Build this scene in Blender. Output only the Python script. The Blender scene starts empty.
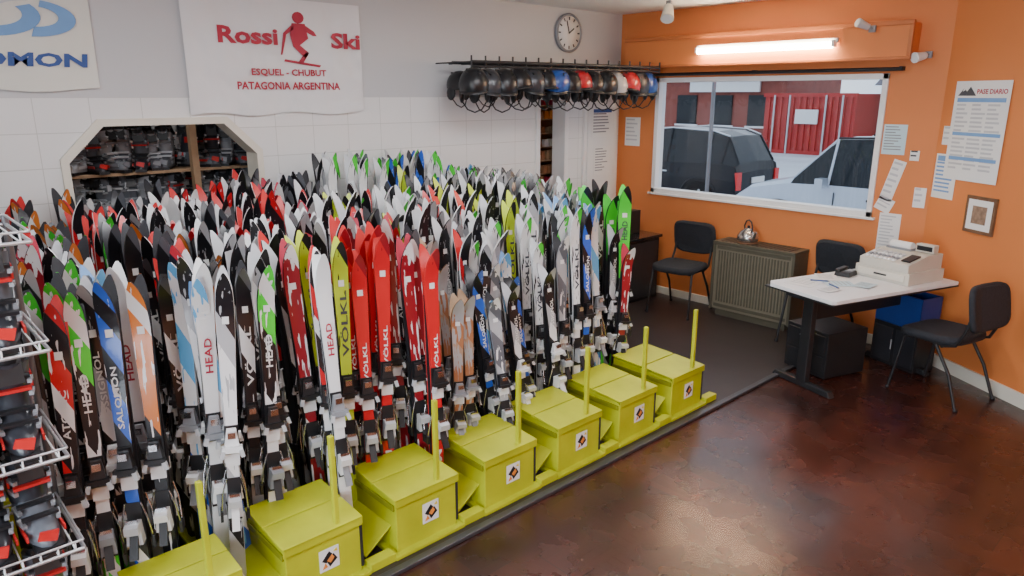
import bpy, bmesh, math, random
from mathutils import Vector, Matrix, Euler
random.seed(7)
R=random.Random(11)
COL=bpy.context.scene.collection
# ------------------------------------------------------------ materials
def nodes(name):
    m=bpy.data.materials.new(name); m.use_nodes=True
    nt=m.node_tree; b=nt.nodes['Principled BSDF']; return m,nt,b
def mat(name,c,rough=.5,metal=0,var=.12,scale=8,bump=0,emit=None,es=0,coat=0,ior=None):
    m,nt,b=nodes(name)
    tc=nt.nodes.new('ShaderNodeTexCoord'); n=nt.nodes.new('ShaderNodeTexNoise'); n.inputs['Scale'].default_value=scale; n.inputs['Detail'].default_value=4
    nt.links.new(tc.outputs['Object'],n.inputs['Vector'])
    mx=nt.nodes.new('ShaderNodeMix'); mx.data_type='RGBA'
    mx.inputs[6].default_value=tuple(max(0,x*(1-var)) for x in c[:3])+(1,)
    mx.inputs[7].default_value=tuple(min(1,x*(1+var)) for x in c[:3])+(1,)
    nt.links.new(n.outputs['Fac'],mx.inputs[0]); nt.links.new(mx.outputs[2],b.inputs['Base Color'])
    b.inputs['Roughness'].default_value=rough; b.inputs['Metallic'].default_value=metal
    b.inputs['Coat Weight'].default_value=coat
    if ior: b.inputs['IOR'].default_value=ior
    if bump:
        bp=nt.nodes.new('ShaderNodeBump'); bp.inputs['Strength'].default_value=bump; bp.inputs['Distance'].default_value=.01
        nt.links.new(n.outputs['Fac'],bp.inputs['Height']); nt.links.new(bp.outputs['Normal'],b.inputs['Normal'])
    if emit: b.inputs['Emission Color'].default_value=tuple(emit)+(1,); b.inputs['Emission Strength'].default_value=es
    return m
M={}
def mk(k,*a,**kw): M[k]=mat(k,*a,**kw)
mk('orange',(.66,.205,.055),.55,var=.08,scale=2,bump=.1)
mk('orange_trim',(.52,.15,.04),.5,var=.1)
mk('paint_white',(.78,.78,.77),.6,var=.03)
mk('ceilingw',(.8,.8,.8),.8,var=.03)
mk('cream',(.72,.68,.58),.5,var=.05)
mk('green',(.47,.50,.012),.42,var=.28,scale=5,bump=.15)
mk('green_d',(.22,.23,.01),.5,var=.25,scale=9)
mk('steel_and_gap',(.05,.05,.055),.45,.6)
mk('black',(.012,.012,.014),.45,var=.3)
mk('blackgloss',(.012,.012,.015),.15,var=.2,coat=.5)
mk('fabric',(.018,.02,.026),.9,var=.3,scale=60,bump=.3)
mk('white_pl',(.80,.80,.80),.35,var=.03)
mk('grey_pl',(.25,.26,.28),.4,var=.1)
mk('lgrey',(.52,.53,.55),.4,var=.1)
mk('red_pl',(.55,.02,.02),.35,var=.1)
mk('chrome',(.7,.7,.72),.18,1,var=.05)
mk('alu',(.62,.63,.65),.35,.8,var=.05)
mk('base_blk',(.025,.025,.03),.3,var=.2)
mk('paper',(.80,.80,.78),.7,var=.02)
mk('paper_b',(.52,.68,.74),.7,var=.03)
mk('ink',(.06,.065,.08),.6,var=.1)
mk('ink_r',(.42,.02,.05),.6,var=.1)
mk('ink_b',(.03,.08,.28),.6,var=.1)
mk('ink_lb',(.16,.33,.62),.6,var=.1)
mk('ink_o',(.75,.25,.04),.6)
mk('beige_pl',(.60,.57,.49),.5,var=.06)
mk('heater',(.19,.165,.115),.45,var=.12)
mk('heater_d',(.085,.075,.05),.5,var=.15)
mk('wood',(.16,.08,.04),.5,var=.3,scale=20)
mk('wood_l',(.36,.23,.13),.5,var=.2,scale=20)
mk('wood_m',(.30,.13,.06),.5,var=.2,scale=20)
mk('wood_dk',(.045,.03,.022),.6,var=.3,scale=20)
mk('blue_pl',(.015,.045,.22),.4)
mk('skin_metal',(.2,.2,.21),.4,.7)
mk('kettle',(.45,.42,.40),.25,.9,var=.2)
mk('pic',(.28,.18,.12),.5,var=.8,scale=30)
mk('tyre',(.012,.012,.013),.85,ior=1.2)
mk('carglass',(.012,.016,.020),.08,var=.2,ior=1.35)
mk('car_silver',(.50,.56,.64),.3,.3,var=.03,coat=.4)
mk('car_black',(.008,.009,.012),.18,.0,var=.1,ior=1.35)
mk('lamp_red',(.6,.02,.02),.2,emit=(.6,.02,.02),es=.2)
mk('lamp_clear',(.75,.78,.8),.1)
mk('container',(.42,.025,.02),.5,var=.2,scale=1)
mk('brick',(.26,.07,.05),.8,var=.35,scale=3)
mk('facade',(.50,.44,.36),.8,var=.15,scale=1)
mk('roofgrey',(.2,.21,.24),.7,var=.2,scale=1)
mk('snow',(.55,.57,.61),.8,var=.35,scale=.6,bump=.5)
mk('tube_on',(1,.9,.7),.5,emit=(1,.82,.55),es=75)
mk('panel_on',(1,1,1),.5,emit=(.96,.97,1),es=31)
mk('panel_dim',(1,1,1),.5,emit=(.96,.97,1),es=3.5)
mk('mat_dark',(.034,.025,.024),.38,var=.25,scale=6,bump=.1)
mk('strip',(.10,.10,.11),.35,.6)
mk('yellow_pl',(.8,.6,.03),.4)
mk('lime_pl',(.5,.62,.03),.4)
mk('green_pl',(.05,.55,.04),.4)
mk('boot_dk',(.030,.032,.040),.3,var=.2,coat=.3)
mk('boot_gr',(.11,.12,.14),.35,var=.2)
mk('boot_lg',(.32,.33,.35),.4,var=.2)

def banner_mat():
    m,nt,b=nodes('banner_cloth')
    b.inputs['Base Color'].default_value=(.76,.76,.77,1); b.inputs['Roughness'].default_value=.45
    tc=nt.nodes.new('ShaderNodeTexCoord'); n=nt.nodes.new('ShaderNodeTexNoise'); n.inputs['Scale'].default_value=3
    nt.links.new(tc.outputs['Object'],n.inputs['Vector'])
    bp=nt.nodes.new('ShaderNodeBump'); bp.inputs['Strength'].default_value=.8; bp.inputs['Distance'].default_value=.08
    nt.links.new(n.outputs['Fac'],bp.inputs['Height']); nt.links.new(bp.outputs['Normal'],b.inputs['Normal']); return m
M['banner']=banner_mat()

def floor_mat():
    m,nt,b=nodes('floor_parquet'); L=nt.links
    tc=nt.nodes.new('ShaderNodeTexCoord')
    br=nt.nodes.new('ShaderNodeTexBrick'); br.offset=0; br.inputs['Scale'].default_value=1
    br.inputs['Brick Width'].default_value=.30; br.inputs['Row Height'].default_value=.30; br.inputs['Mortar Size'].default_value=.002
    br.inputs['Color1'].default_value=(.066,.021,.014,1); br.inputs['Color2'].default_value=(.038,.0145,.011,1); br.inputs['Mortar'].default_value=(.018,.009,.007,1)
    L.new(tc.outputs['Object'],br.inputs['Vector'])
    ck=nt.nodes.new('ShaderNodeTexChecker'); ck.inputs['Scale'].default_value=1/.30; L.new(tc.outputs['Object'],ck.inputs['Vector'])
    def strips(w,h):
        q=nt.nodes.new('ShaderNodeTexBrick'); q.offset=0; q.inputs['Scale'].default_value=1; q.inputs['Brick Width'].default_value=w; q.inputs['Row Height'].default_value=h; q.inputs['Mortar Size'].default_value=.0011
        q.inputs['Color1'].default_value=(1,1,1,1); q.inputs['Color2'].default_value=(.70,.68,.67,1); q.inputs['Mortar'].default_value=(.5,.48,.48,1); L.new(tc.outputs['Object'],q.inputs['Vector']); return q
    s1=strips(.30,.05); s2=strips(.05,.30)
    ms=nt.nodes.new('ShaderNodeMix'); ms.data_type='RGBA'; L.new(ck.outputs['Fac'],ms.inputs[0]); L.new(s1.outputs['Color'],ms.inputs[6]); L.new(s2.outputs['Color'],ms.inputs[7])
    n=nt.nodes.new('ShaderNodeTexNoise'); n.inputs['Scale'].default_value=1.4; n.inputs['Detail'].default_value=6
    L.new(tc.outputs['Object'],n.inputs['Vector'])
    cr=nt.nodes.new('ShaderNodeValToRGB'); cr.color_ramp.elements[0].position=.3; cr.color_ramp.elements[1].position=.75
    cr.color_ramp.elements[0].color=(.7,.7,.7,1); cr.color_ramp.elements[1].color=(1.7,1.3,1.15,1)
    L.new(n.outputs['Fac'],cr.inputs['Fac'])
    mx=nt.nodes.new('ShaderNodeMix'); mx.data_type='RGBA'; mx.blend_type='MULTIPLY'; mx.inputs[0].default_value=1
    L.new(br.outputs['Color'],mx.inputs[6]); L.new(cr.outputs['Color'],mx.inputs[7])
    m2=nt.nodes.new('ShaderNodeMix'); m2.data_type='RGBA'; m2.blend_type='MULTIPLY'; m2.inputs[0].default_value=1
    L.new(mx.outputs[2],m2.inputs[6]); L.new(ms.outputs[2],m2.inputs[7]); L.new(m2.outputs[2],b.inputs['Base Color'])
    n2=nt.nodes.new('ShaderNodeTexNoise'); n2.inputs['Scale'].default_value=5; n2.inputs['Detail'].default_value=6
    L.new(tc.outputs['Object'],n2.inputs['Vector'])
    mr=nt.nodes.new('ShaderNodeMapRange'); mr.inputs[1].default_value=.3; mr.inputs[2].default_value=.7; mr.inputs[3].default_value=.20; mr.inputs[4].default_value=.33
    L.new(n2.outputs['Fac'],mr.inputs[0]); L.new(mr.outputs[0],b.inputs['Roughness'])
    bp=nt.nodes.new('ShaderNodeBump'); bp.inputs['Strength'].default_value=.35; bp.inputs['Distance'].default_value=.002
    L.new(ms.outputs[2],bp.inputs['Height']); L.new(bp.outputs['Normal'],b.inputs['Normal'])
    b.inputs['Coat Weight'].default_value=.2; b.inputs['Coat Roughness'].default_value=.22
    return m
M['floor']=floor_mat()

def tilewall():
    m,nt,b=nodes('wall_tile_and_paint'); L=nt.links
    tc=nt.nodes.new('ShaderNodeTexCoord'); sp=nt.nodes.new('ShaderNodeSeparateXYZ'); L.new(tc.outputs['Object'],sp.inputs[0])
    cb=nt.nodes.new('ShaderNodeCombineXYZ'); L.new(sp.outputs['Y'],cb.inputs['X']); L.new(sp.outputs['Z'],cb.inputs['Y'])
    br=nt.nodes.new('ShaderNodeTexBrick'); br.offset=0; br.inputs['Scale'].default_value=1
    br.inputs['Brick Width'].default_value=.30; br.inputs['Row Height'].default_value=.2085; br.inputs['Mortar Size'].default_value=.0025
    br.inputs['Color1'].default_value=(.80,.80,.79,1); br.inputs['Color2'].default_value=(.77,.775,.77,1); br.inputs['Mortar'].default_value=(.58,.58,.56,1)
    L.new(cb.outputs[0],br.inputs['Vector'])
    g=nt.nodes.new('ShaderNodeMath'); g.operation='GREATER_THAN'; g.inputs[1].default_value=2.085; L.new(sp.outputs['Z'],g.inputs[0])
    mx=nt.nodes.new('ShaderNodeMix'); mx.data_type='RGBA'; mx.inputs[7].default_value=(.56,.565,.575,1)
    L.new(g.outputs[0],mx.inputs[0]); L.new(br.outputs['Color'],mx.inputs[6]); L.new(mx.outputs[2],b.inputs['Base Color'])
    mr=nt.nodes.new('ShaderNodeMapRange'); mr.inputs[3].default_value=.22; mr.inputs[4].default_value=.7; L.new(g.outputs[0],mr.inputs[0]); L.new(mr.outputs[0],b.inputs['Roughness'])
    return m
M['tilewall']=tilewall()
def glassmat():
    m=bpy.data.materials.new('window_glass'); m.use_nodes=True; nt=m.node_tree; nt.nodes.clear()
    o=nt.nodes.new('ShaderNodeOutputMaterial'); t=nt.nodes.new('ShaderNodeBsdfTransparent'); g=nt.nodes.new('ShaderNodeBsdfGlossy'); g.inputs['Roughness'].default_value=.02
    t.inputs[0].default_value=(.95,.98,1,1)
    x=nt.nodes.new('ShaderNodeMixShader'); x.inputs[0].default_value=.025
    nt.links.new(t.outputs[0],x.inputs[1]); nt.links.new(g.outputs[0],x.inputs[2]); nt.links.new(x.outputs[0],o.inputs[0]); return m
M['glass']=glassmat()

def ski_mat(name,base,acc,third,seed,thr=.55,angle=.5,nthr=.6):
    m,nt,b=nodes('topsheet_'+name); L=nt.links
    tc=nt.nodes.new('ShaderNodeTexCoord'); sp=nt.nodes.new('ShaderNodeSeparateXYZ'); L.new(tc.outputs['Object'],sp.inputs[0])
    ma=nt.nodes.new('ShaderNodeMath'); ma.operation='MULTIPLY_ADD'; ma.inputs[1].default_value=angle*4; L.new(sp.outputs['Y'],ma.inputs[0]); L.new(sp.outputs['Z'],ma.inputs[2])
    dv=nt.nodes.new('ShaderNodeMath'); dv.operation='DIVIDE'; dv.inputs[1].default_value=1.5; L.new(ma.outputs[0],dv.inputs[0])
    cr=nt.nodes.new('ShaderNodeValToRGB'); r=random.Random(seed); cr.color_ramp.interpolation='CONSTANT'
    els=cr.color_ramp.elements; els[0].color=base+(1,); els[1].position=.95; els[1].color=(third if r.random()<.5 else acc)+(1,)
    for i in range(9):
        p=.06+.10*i+r.uniform(-.03,.03); c=base if r.random()<thr else (acc if r.random()<.6 else third)
        e=els.new(p); e.color=c+(1,)
    L.new(dv.outputs[0],cr.inputs['Fac'])
    n=nt.nodes.new('ShaderNodeTexNoise'); n.inputs['Scale'].default_value=30; mp=nt.nodes.new('ShaderNodeMapping'); mp.inputs['Scale'].default_value=(1,2.0,.22); mp.inputs['Location'].default_value=(seed,seed,seed)
    L.new(tc.outputs['Object'],mp.inputs[0]); L.new(mp.outputs[0],n.inputs['Vector'])
    gt=nt.nodes.new('ShaderNodeMath'); gt.operation='GREATER_THAN'; gt.inputs[1].default_value=nthr; L.new(n.outputs['Fac'],gt.inputs[0])
    mx=nt.nodes.new('ShaderNodeMix'); mx.data_type='RGBA'; mx.inputs[7].default_value=third+(1,)
    L.new(gt.outputs[0],mx.inputs[0]); L.new(cr.outputs[0],mx.inputs[6]); L.new(mx.outputs[2],b.inputs['Base Color'])
    b.inputs['Roughness'].default_value=.28; b.inputs['Coat Weight'].default_value=.3
    return m
# ------------------------------------------------------------ mesh builder
class MB:
    def __init__(s): s.v=[];s.f=[];s.m=[];s.sm=[];s.mats=[];s.T=Matrix.Identity(4)
    def mi(s,k):
        k=M[k] if isinstance(k,str) else k
        if k not in s.mats: s.mats.append(k)
        return s.mats.index(k)
    def add(s,vs,fs,k,smooth=False,X=None):
        o=len(s.v); A=s.T@X if X is not None else s.T
        s.v+= [tuple(A@Vector(p)) for p in vs]; i=s.mi(k)
        for f in fs: s.f.append([o+j for j in f]); s.m.append(i); s.sm.append(smooth)
    def box(s,c,d,k,rot=None,top=(1,1),X=None):
        hx,hy,hz=d[0]/2,d[1]/2,d[2]/2; tx,ty=top
        vs=[(-hx,-hy,-hz),(hx,-hy,-hz),(hx,hy,-hz),(-hx,hy,-hz),(-hx*tx,-hy*ty,hz),(hx*tx,-hy*ty,hz),(hx*tx,hy*ty,hz),(-hx*tx,hy*ty,hz)]
        A=Matrix.Translation(c)
        if rot: A=A@Euler(rot).to_matrix().to_4x4()
        if X is not None: A=X@A
        s.add(vs,[(0,3,2,1),(4,5,6,7),(0,1,5,4),(1,2,6,5),(2,3,7,6),(3,0,4,7)],k,False,A)
    def b2(s,a,b,k): s.box([(a[i]+b[i])/2 for i in range(3)],[abs(b[i]-a[i]) for i in range(3)],k)
    def loft(s,rings,k,cap=True,closed=True,smooth=True):
        n=len(rings[0]); vs=[p for r in rings for p in r]; fs=[]
        for i in range(len(rings)-1):
            for j in range(n if closed else n-1):
                a=i*n+j; b=i*n+(j+1)%n; fs.append((a,b,b+n,a+n))
        s.add(vs,fs,k,smooth)
        if cap and closed:
            s.add(rings[0],[tuple(range(n))[::-1]],k); s.add(rings[-1],[tuple(range(n))],k)
    def tube(s,pts,r,k,seg=8,r1=None):
        pts=[Vector(p) for p in pts]; rings=[]; up=None
        for i,p in enumerate(pts):
            d=(pts[min(i+1,len(pts)-1)]-pts[max(i-1,0)]).normalized()
            if up is None:
                up=Vector((0,0,1)) if abs(d.z)<.9 else Vector((1,0,0))
            a=d.cross(up).normalized(); b=a.cross(d).normalized(); up=b
            rr=r if r1 is None else r+(r1-r)*i/(len(pts)-1)
            rings.append([tuple(p+a*math.cos(2*math.pi*j/seg)*rr+b*math.sin(2*math.pi*j/seg)*rr) for j in range(seg)])
        s.loft(rings,k)
    def lathe(s,prof,c,k,seg=20,ax='z'):
        rings=[]
        for r,z in prof:
            ring=[]
            for j in range(seg):
                a=2*math.pi*j/seg; x,y=r*math.cos(a),r*math.sin(a)
                p=(x,y,z) if ax=='z' else ((z,x,y) if ax=='x' else (y,z,x))
                ring.append((c[0]+p[0],c[1]+p[1],c[2]+p[2]))
            rings.append(ring)
        s.loft(rings,k)
    def ell(s,c,r,k,seg=14,rin=8,X=None,z0=-1,z1=1):
        vs=[];fs=[]
        for i in range(rin+1):
            t=math.asin(z0)+(math.asin(z1)-math.asin(z0))*i/rin
            for j in range(seg):
                a=2*math.pi*j/seg; vs.append((c[0]+r[0]*math.cos(t)*math.cos(a),c[1]+r[1]*math.cos(t)*math.sin(a),c[2]+r[2]*math.sin(t)))
        for i in range(rin):
            for j in range(seg):
                a=i*seg+j;b=i*seg+(j+1)%seg; fs.append((a,b,b+seg,a+seg))
        s.add(vs,fs,k,True,X)
    def prism(s,poly,f,a,b,k):
        n=len(poly); vs=[f(u,v,a) for u,v in poly]+[f(u,v,b) for u,v in poly]
        fs=[tuple(range(n)),tuple(range(n,2*n))[::-1]]+[(i,(i+1)%n,(i+1)%n+n,i+n) for i in range(n)]
        s.add(vs,fs,k)
    def text(s,txt,o,ux,uy,w,h,k,bold=.02):
        cu=bpy.data.curves.new('t','FONT'); cu.body=txt; cu.size=1; cu.resolution_u=2; cu.offset=bold
        ob=bpy.data.objects.new('t',cu); COL.objects.link(ob); bpy.context.view_layer.update()
        me=ob.to_mesh(); vs=[v.co.copy() for v in me.vertices]; fs=[tuple(p.vertices) for p in me.polygons]
        ob.to_mesh_clear(); bpy.data.objects.remove(ob); bpy.data.curves.remove(cu)
        if not vs: return
        x0=min(v.x for v in vs);x1=max(v.x for v in vs);y0=min(v.y for v in vs);y1=max(v.y for v in vs)
        ux=Vector(ux);uy=Vector(uy);o=Vector(o)
        s.add([tuple(o+ux*((v.x-(x0+x1)/2)/(x1-x0)*w)+uy*((v.y-(y0+y1)/2)/(y1-y0)*h)) for v in vs],fs,k)
    def mesh(s,name):
        me=bpy.data.meshes.new(name); me.from_pydata(s.v,[],s.f)
        for m in s.mats: me.materials.append(m)
        for p,i,sm in zip(me.polygons,s.m,s.sm): p.material_index=i; p.use_smooth=sm
        bm=bmesh.new(); bm.from_mesh(me); bmesh.ops.recalc_face_normals(bm,faces=[f for f in bm.faces]); bm.to_mesh(me); bm.free()
        return me
    def obj(s,name,loc=(0,0,0),rz=0,parent=None,bevel=0,rot=None,flip=False):
        me=s.mesh(name); o=bpy.data.objects.new(name,me); COL.objects.link(o); o.location=loc
        o.rotation_euler=rot if rot else (0,0,rz)
        if parent: o.parent=parent
        if bevel:
            b=o.modifiers.new('bevel','BEVEL'); b.width=bevel; b.segments=2; b.limit_method='ANGLE'; b.angle_limit=math.radians(50)
        return o
def empty(name,loc=(0,0,0)):
    e=bpy.data.objects.new(name,None); COL.objects.link(e); e.location=loc; e.empty_display_size=.1; return e
CX=5.14; BY=6.35; CEIL=2.92; H=2.1
# ------------------------------------------------------------ camera
cam=bpy.data.cameras.new('camera'); co=bpy.data.objects.new('camera',cam); COL.objects.link(co)
co.location=(CX,0,H); co.rotation_euler=(math.radians(75),0,math.radians(47.2)); cam.lens=25.31; cam.sensor_width=36; cam.clip_start=.02
bpy.context.scene.camera=co
# ------------------------------------------------------------ room shell
A0=Vector((3.19,6.35)); AD=Vector((.846,-.534)).normalized(); W2=4.03; A1=A0+AD*W2
AN=Vector((-AD.y,AD.x))
if AN.y<0: AN=-AN
XR=A1.x; YR=-1.6
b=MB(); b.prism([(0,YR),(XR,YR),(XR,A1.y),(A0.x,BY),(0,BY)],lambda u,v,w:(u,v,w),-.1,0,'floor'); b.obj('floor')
b=MB(); b.prism([(-.15,YR-.1),(XR+.1,YR-.1),(XR+.1,A1.y+.1),(A0.x,BY+.15),(-.15,BY+.15)],lambda u,v,w:(u,v,w),CEIL,CEIL+.1,'ceilingw'); b.obj('ceiling')
oy0,oy1,oz0,oz1,ch=1.03,2.24,.85,1.92,.22
ey0,ey1,ez1=5.12,5.48,2.06     # narrow doorway in the left wall
b=MB(); f=lambda u,v,w:(w,u,v)
for poly in ([(YR,0),(oy0,0),(oy0,CEIL),(YR,CEIL)],[(oy1,0),(ey0,0),(ey0,CEIL),(oy1,CEIL)],[(ey1,0),(BY,0),(BY,CEIL),(ey1,CEIL)],[(ey0,ez1),(ey1,ez1),(ey1,CEIL),(ey0,CEIL)],
  [(oy0,oz1),(oy1,oz1),(oy1,CEIL),(oy0,CEIL)],[(oy0,0),(oy1,0),(oy1,oz0),(oy0,oz0)],
  [(oy0,oz1),(oy0,oz1-ch),(oy0+ch,oz1)],[(oy1,oz1),(oy1-ch,oz1),(oy1,oz1-ch)],[(oy0,oz0),(oy0+ch,oz0),(oy0,oz0+ch)],[(oy1,oz0),(oy1,oz0+ch),(oy1-ch,oz0)]):
    b.prism(poly,f,-.15,0,'tilewall')
b.obj('wall_left')
b=MB()
oct_=[(oy0+ch,oz0),(oy1-ch,oz0),(oy1,oz0+ch),(oy1,oz1-ch),(oy1-ch,oz1),(oy0+ch,oz1),(oy0,oz1-ch),(oy0,oz0+ch)]
cyo,czo=(oy0+oy1)/2,(oz0+oz1)/2
def sc(p,d): return (cyo+(p[0]-cyo)*(1+d/((oy1-oy0)/2)),czo+(p[1]-czo)*(1+d/((oz1-oz0)/2)))
for i in range(8):
    p,q=oct_[i],oct_[(i+1)%8]
    b.prism([sc(p,-.01),sc(q,-.01),sc(q,.035),sc(p,.035)],f,-.16,.025,'cream')
b.obj('trim_1')
b=MB(); b.b2((-.16,ey0-.05,0.013),(.02,ey0+.005,ez1+.05),'white_pl'); b.b2((-.16,ey1-.005,0.013),(.02,ey1+.05,ez1+.05),'white_pl'); b.b2((-.16,ey0-.05,ez1-.005),(.02,ey1+.05,ez1+.05),'white_pl'); b.obj('trim_3',bevel=.004)
b=MB(); b.b2((-.50,ey0-.3,0),(-.45,ey1+.5,2.4),'wood_m'); b.b2((-.50,ey0-.32,0),(-.15,ey0-.28,2.4),'paint_white'); b.b2((-.50,ey1+.48,0),(-.15,ey1+.52,2.4),'paint_white'); b.b2((-.50,ey0-.3,2.4),(-.15,ey1+.5,2.45),'paint_white'); b.b2((-.50,ey0-.3,-.05),(-.15,ey1+.5,0),'mat_dark'); b.obj('wall_closet')
b=MB()
for j in range(11):
    z=.6+.14*j; b.b2((-.45,ey0-.25,z-.012),(-.25,ey1+.45,z),'wood_l')
    y=ey0-.22
    while y<ey1+.4:
        w_=R.uniform(.03,.07); h_=R.uniform(.05,.11); b.box((-.27+R.uniform(-.03,.02),y,z+h_/2),(.05,w_,h_),R.choice(('wood_m','wood_l','ink_r','wood_m','cream','ink_o','wood_l','lgrey')),top=(.8,.8)); y+=w_+R.uniform(.01,.03)
b.obj('closet_shelves_with_accessories')
b=MB(); b.b2((-1.9,.2,0),(-1.8,3.0,2.5),'paint_white'); b.b2((-1.9,.1,0),(-.15,.2,2.5),'paint_white'); b.b2((-1.9,3.0,0),(-.15,3.1,2.5),'paint_white'); b.obj('wall_storeroom')
b=MB(); b.b2((-1.9,.1,-.1),(-.15,3.1,0),'mat_dark'); b.obj('floor_storeroom')
b=MB(); b.b2((-1.9,.1,2.5),(-.15,3.1,2.6),'ceilingw'); b.obj('ceiling_storeroom')
wx0,wx1,wz0,wz1=.49,2.77,1.1,2.27
b=MB(); g=lambda u,v,w:(u,w,v)
for poly in ([(-.15,0),(wx0,0),(wx0,CEIL),(-.15,CEIL)],[(wx1,0),(A0.x+.02,0),(A0.x+.02,CEIL),(wx1,CEIL)],[(wx0,0),(wx1,0),(wx1,wz0),(wx0,wz0)],[(wx0,wz1),(wx1,wz1),(wx1,CEIL),(wx0,CEIL)]):
    b.prism(poly,g,BY,BY+.15,'orange')
b.obj('wall_back')
b=MB(); b.prism([(A0.x,A0.y),(A1.x,A1.y),(A1.x+AN.x*.15,A1.y+AN.y*.15),(A0.x+AN.x*.15,A0.y+AN.y*.15)],lambda u,v,w:(u,v,w),0,CEIL,'orange'); b.obj('wall_angled')
b=MB(); b.b2((XR,YR,0),(XR+.1,A1.y+.1,CEIL),'orange'); b.obj('wall_right')
b=MB()
b.b2((0,YR-.1,0),(3,YR,CEIL),'paint_white'); b.b2((3,YR-.1,0),(XR,YR,.3),'paint_white'); b.b2((3,YR-.1,2.6),(XR,YR,CEIL),'paint_white'); b.b2((XR-.2,YR-.1,.3),(XR,YR,2.6),'paint_white'); b.obj('wall_rear')
b=MB(); b.b2((3,YR-.06,.3),(XR-.2,YR-.05,2.6),'glass')
for x in (3.02,4.15,5.3,XR-.22): b.b2((x-.02,YR-.08,.3),(x+.02,YR-.02,2.6),'alu')
b.obj('added_shopfront')  # unseen shopfront window, added to bring in cool daylight
b=MB(); b.b2((0.02,BY-.018,0),(A0.x,BY,.09),'cream'); b.obj('baseboard_back',bevel=.004)
b=MB(); b.prism([(A0.x,A0.y),(A1.x,A1.y),(A1.x-AN.x*.018,A1.y-AN.y*.018),(A0.x-AN.x*.018,A0.y-AN.y*.018)],lambda u,v,w:(u,v,w),0,.1,'cream'); b.obj('baseboard_angled')
b=MB(); b.b2((2.69,YR,0),(2.73,BY-.02,.022),'strip'); b.obj('trim_2',bevel=.004)
b=MB(); b.b2((.0,YR,0),(2.69,BY-.02,.012),'mat_dark'); b.obj('floor_mat')
b=MB(); fw=.045
for a,c in (((wx0,BY-.02,wz0),(wx1,BY+.1,wz0+fw)),((wx0,BY-.02,wz1-fw),(wx1,BY+.1,wz1)),((wx0,BY-.02,wz0),(wx0+fw,BY+.1,wz1)),((wx1-fw,BY-.02,wz0),(wx1,BY+.1,wz1))): b.b2(a,c,'white_pl')
b.b2((wx0-.03,BY-.04,wz0-.02),(wx1+.03,BY+.02,wz0),'white_pl')
b.b2((wx0+fw,BY+.045,wz0+fw),(wx1-fw,BY+.05,wz1-fw),'glass')
b.obj('window_1',bevel=.003)
b=MB(); b.tube([(wx0-.1,BY-.07,2.30),(wx1+.12,BY-.07,2.30)],.016,'black',10)
for x in (wx0-.09,1.6,wx1+.1): b.b2((x-.01,BY-.08,2.29),(x+.01,BY,2.32),'black')
b.obj('blind_roller')
b=MB(); b.b2((.2,6.17,2.38),(2.96,BY-.001,2.64),'orange')
b.b2((.2,6.155,2.62),(2.97,6.19,2.655),'orange_trim'); b.b2((.2,6.155,2.365),(2.97,6.19,2.39),'orange_trim')
b.b2((2.94,6.155,2.39),(2.97,6.19,2.62),'orange_trim'); b.obj('valance_box',bevel=.004)
e=empty('fluorescent_lamp')
b=MB(); b.b2((1.08,6.13,2.515),(2.41,6.154,2.55),'white_pl'); b.b2((1.09,6.09,2.48),(1.11,6.15,2.53),'white_pl'); b.b2((2.38,6.09,2.48),(2.40,6.15,2.53),'white_pl'); b.obj('housing',parent=e)
b=MB(); b.tube([(1.11,6.115,2.495),(2.38,6.115,2.495)],.025,'tube_on',12); b.obj('tube',parent=e)
for i,(x,y) in enumerate(((1.9,1.2),(1.9,3.6),(4.3,1.0),(4.2,3.4))):  # unseen ceiling fixtures, added to brighten the room
    e=empty('ceiling_fill_light',(x,y,CEIL))
    b=MB(); b.box((0,0,-.03),(.36,1.3,.06),'white_pl'); b.obj('housing',parent=e,bevel=.005)
    b=MB(); b.box((0,0,-.064),(.3,1.22,.008),'panel_on'); b.obj('diffuser',parent=e)

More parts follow.
